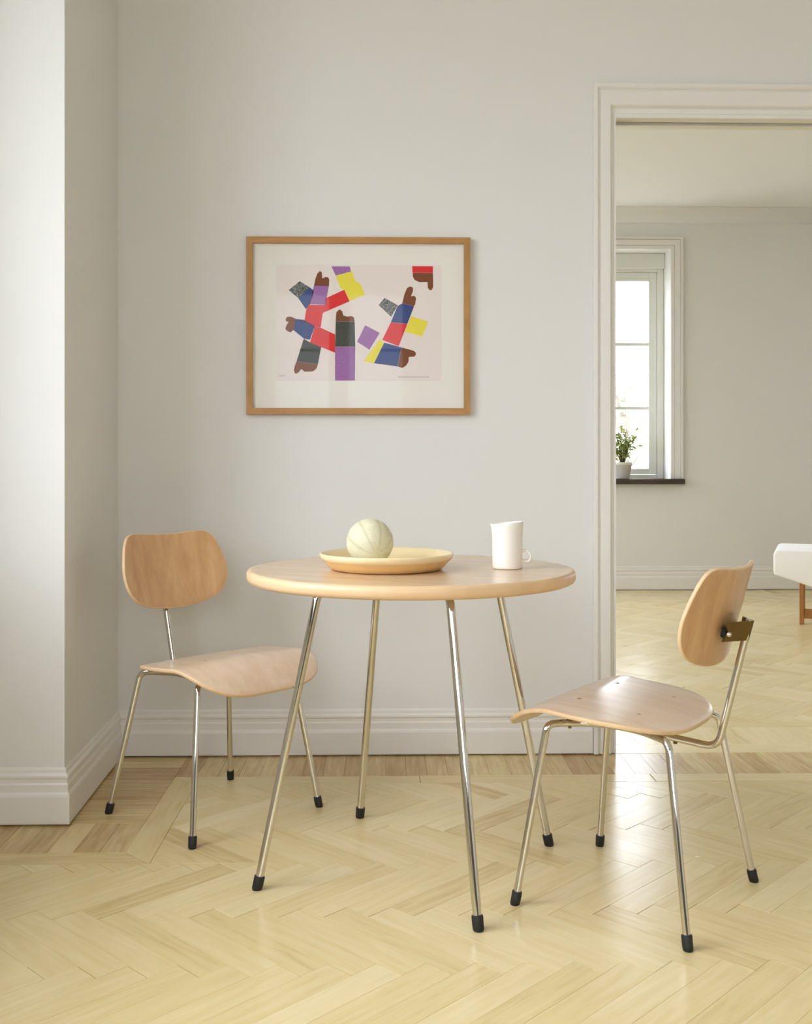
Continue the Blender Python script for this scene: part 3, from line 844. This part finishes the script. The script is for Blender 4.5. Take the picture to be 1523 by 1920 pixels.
for nme, pts in SH:
    b0 = len(V)
    for (a, b) in pts:
        x_, z_ = PZ((a - 70) / 1350, (b - 77) / 948); V.append((x_, -.0131, z_))
    Fc.append(tuple(range(b0, len(V)))); Mi.append(names_.index(nme))
def scribble(x0, x1, y, amp, n_):
    pts = [(x0 + (x1 - x0) * i / n_, y + amp * math.sin(i * 2.1) * (.4 + .6 * abs(math.sin(i * .7)))) for i in range(n_ + 1)]
    for (a, b), (c, d) in zip(pts, pts[1:]):
        b0 = len(V)
        for (q, r_) in ((a, b - 2.2), (c, d - 2.2), (c, d + 2.2), (a, b + 2.2)):
            x_, z_ = PZ((q - 70) / 1350, (r_ - 77) / 948); V.append((x_, -.0131, z_))
        Fc.append(tuple(range(b0, b0 + 4))); Mi.append(names_.index('pencil'))
scribble(92, 138, 984, 7, 12); scribble(1062, 1320, 992, 8, 60)
ik = link('print_ink', V, Fc, [inks[n_] for n_ in names_], pic); ik.data.polygons.foreach_set('material_index', Mi)

# ------------------------------------------------------------------ next room: plant on the sill, white bench
PXc, PYc, PZc = 1.902, 8.352, .872
plant = tag(empty('potted_plant', (PXc, PYc, PZc)), 'small leafy plant in a white pot on the dark window sill', 'plant')
lathe('pot', [(0, .001), (.050, .001), (.054, .006), (.072, .105), (.076, .107), (.077, .13), (.072, .131), (.069, .118), (0, .116)], M['pot'], plant, 40)
lathe('soil', [(0, .1195), (.0685, .1175)], M['soil'], plant, 24)
V = []; Fc = []; rl = random.Random(5); stems = []
for i in range(26):
    a = rl.random() * 2 * PI; sp = rl.uniform(.02, .19); h = rl.uniform(.18, .47) * (1 - .4 * sp / .19)
    p0 = Vector((math.cos(a) * .015, math.sin(a) * .015, .112)); p2 = Vector((math.cos(a) * sp, math.sin(a) * sp * .55, .12 + h)); p1 = Vector((p0.x * 1.5, p0.y * 1.5, .12 + h * .6))
    cv = [(1 - t) ** 2 * p0 + 2 * t * (1 - t) * p1 + t * t * p2 for t in [k_ / 8 for k_ in range(9)]]
    stems.append(cv)
    for k_ in range(16):
        t = rl.uniform(.35, 1.0); c_ = cv[min(8, int(t * 8))] + Vector((rl.gauss(0, .016), rl.gauss(0, .014), rl.gauss(0, .014)))
        s_ = rl.uniform(.011, .019); R_ = Matrix.Rotation(rl.random() * 6.3, 3, 'Z') @ Matrix.Rotation(rl.uniform(-1.0, 1.0), 3, 'X') @ Matrix.Rotation(rl.uniform(-.8, .8), 3, 'Y')
        b0 = len(V)
        for q in ((-1.1, 0, 0), (-.3, .62, .12), (.6, .5, .1), (1.15, 0, -.15), (.6, -.5, .1), (-.3, -.62, .12)): V.append(c_ + R_ @ Vector(q) * s_)
        Fc.append(tuple(range(b0, b0 + 6)))
bmv = []; bmf = []
for cv in stems:
    for i, p_ in enumerate(cv):
        for k_ in range(4): bmv.append(p_ + Vector((math.cos(k_ * PI / 2), math.sin(k_ * PI / 2), 0)) * .0022)
    b0 = len(bmv) - 4 * len(cv)
    for i in range(len(cv) - 1):
        for k_ in range(4): bmf.append((b0 + i * 4 + k_, b0 + i * 4 + (k_ + 1) % 4, b0 + (i + 1) * 4 + (k_ + 1) % 4, b0 + (i + 1) * 4 + k_))
link('stems', bmv, bmf, M['stem'], plant)
fo = link('foliage', V, Fc, M['leaf'], plant); fo['kind'] = 'stuff'

bench = tag(empty('upholstered_bench', (2.435, 6.55, 0), math.radians(-22.5)), 'white upholstered bench with tapered underside on wooden legs in next room', 'bench')
BL, BD = 1.75, .62
def slab():
    # side outline in x-z, extruded along y, rounded edges
    pts = [(0, .325), (.006, .304), (.02, .299), (.245, .226), (.30, .222), (BL - .30, .222), (BL - .245, .226), (BL - .02, .299), (BL - .006, .304), (BL, .325), (BL, .43), (BL - .01, .448), (BL - .03, .456), (.03, .456), (.01, .448), (0, .43)]
    V = [(a, y, b) for y in (0, BD) for a, b in pts]; n = len(pts)
    Fc = [tuple(range(n))[::-1], tuple(range(n, 2 * n))] + [(i, (i + 1) % n, n + (i + 1) % n, n + i) for i in range(n)]
    o = tidy(link('upholstery', V, Fc, M['fabric'], bench))
    bm = bmesh.new(); bm.from_mesh(o.data)
    es = [ed for ed in bm.edges if abs(ed.verts[0].co.y - ed.verts[1].co.y) < 1e-6]
    bmesh.ops.bevel(bm, geom=es, offset=.012, segments=3, affect='EDGES', profile=.5); bm.to_mesh(o.data); bm.free()
    o.data.polygons.foreach_set('use_smooth', [True] * len(o.data.polygons))
    o.data.set_sharp_from_angle(angle=math.radians(40)) if hasattr(o.data, 'set_sharp_from_angle') else None
slab()
for lx in (.152, BL - .152 - .027):
    for ly in (.02, BD - .062):
        boxes('leg', [(lx, lx + .027, ly, ly + .042, .0004, .262)], M['bench_wood'], bench, .002, 1)
    boxes('crossbar', [(lx + .004, lx + .023, .062, BD - .062, .20, .225)], M['bench_wood'], bench, .002, 1)
for ly in (.028,):
    boxes('stretcher', [(.179, BL - .179, ly, ly + .026, .036, .094)], M['bench_wood'], bench, .002, 1)

# ------------------------------------------------------------------ outside: grey ground and a tree beyond the window
ground = struct(boxes('ground', [(-60, 60, -60, 90, -4.2, -4.0)], M['ground']))
tree = tag(empty('garden_tree', (7.0, 31.0, -4.0)), 'pale leafy tree standing outside beyond the far window', 'tree')
rt = random.Random(3)
tube('trunk', catmull([(0, 0, -.05), (.1, 0, 2), (.0, .1, 4), (.2, 0, 6), (.1, 0, 7.6)], 6), [.22 - .17 * i / 24 for i in range(25)], M['bark'], tree, 10)
for i in range(9):
    a = i * 2.4; z = 3.2 + i * .45; L_ = 1.9 - i * .12
    tube('branch', catmull([(.05, 0, z), (math.cos(a) * L_ * .5, math.sin(a) * L_ * .5, z + .7), (math.cos(a) * L_, math.sin(a) * L_, z + 1.1)], 5), [.07 - .055 * q / 10 for q in range(11)], M['bark'], tree, 6)
V = []; Fc = []
for i in range(800):
    d = Vector((rt.gauss(0, 1), rt.gauss(0, 1), rt.gauss(0, 1))).normalized() * (rt.random() ** .4)
    c_ = Vector((d.x * 2.2, d.y * 2.2, 5.6 + d.z * 2.4)); s_ = rt.uniform(.07, .14)
    R_ = Matrix.Rotation(rt.random() * 6.3, 3, 'Z') @ Matrix.Rotation(rt.random() * 3, 3, 'X'); b0 = len(V)
    for q in ((-1.2, 0, 0), (0, .6, .1), (1.2, 0, 0), (0, -.6, .1)): V.append(c_ + R_ @ Vector(q) * s_)
    Fc.append((b0, b0 + 1, b0 + 2, b0 + 3))
cr = link('crown', V, Fc, M['tree_leaf'], tree); cr['kind'] = 'stuff'
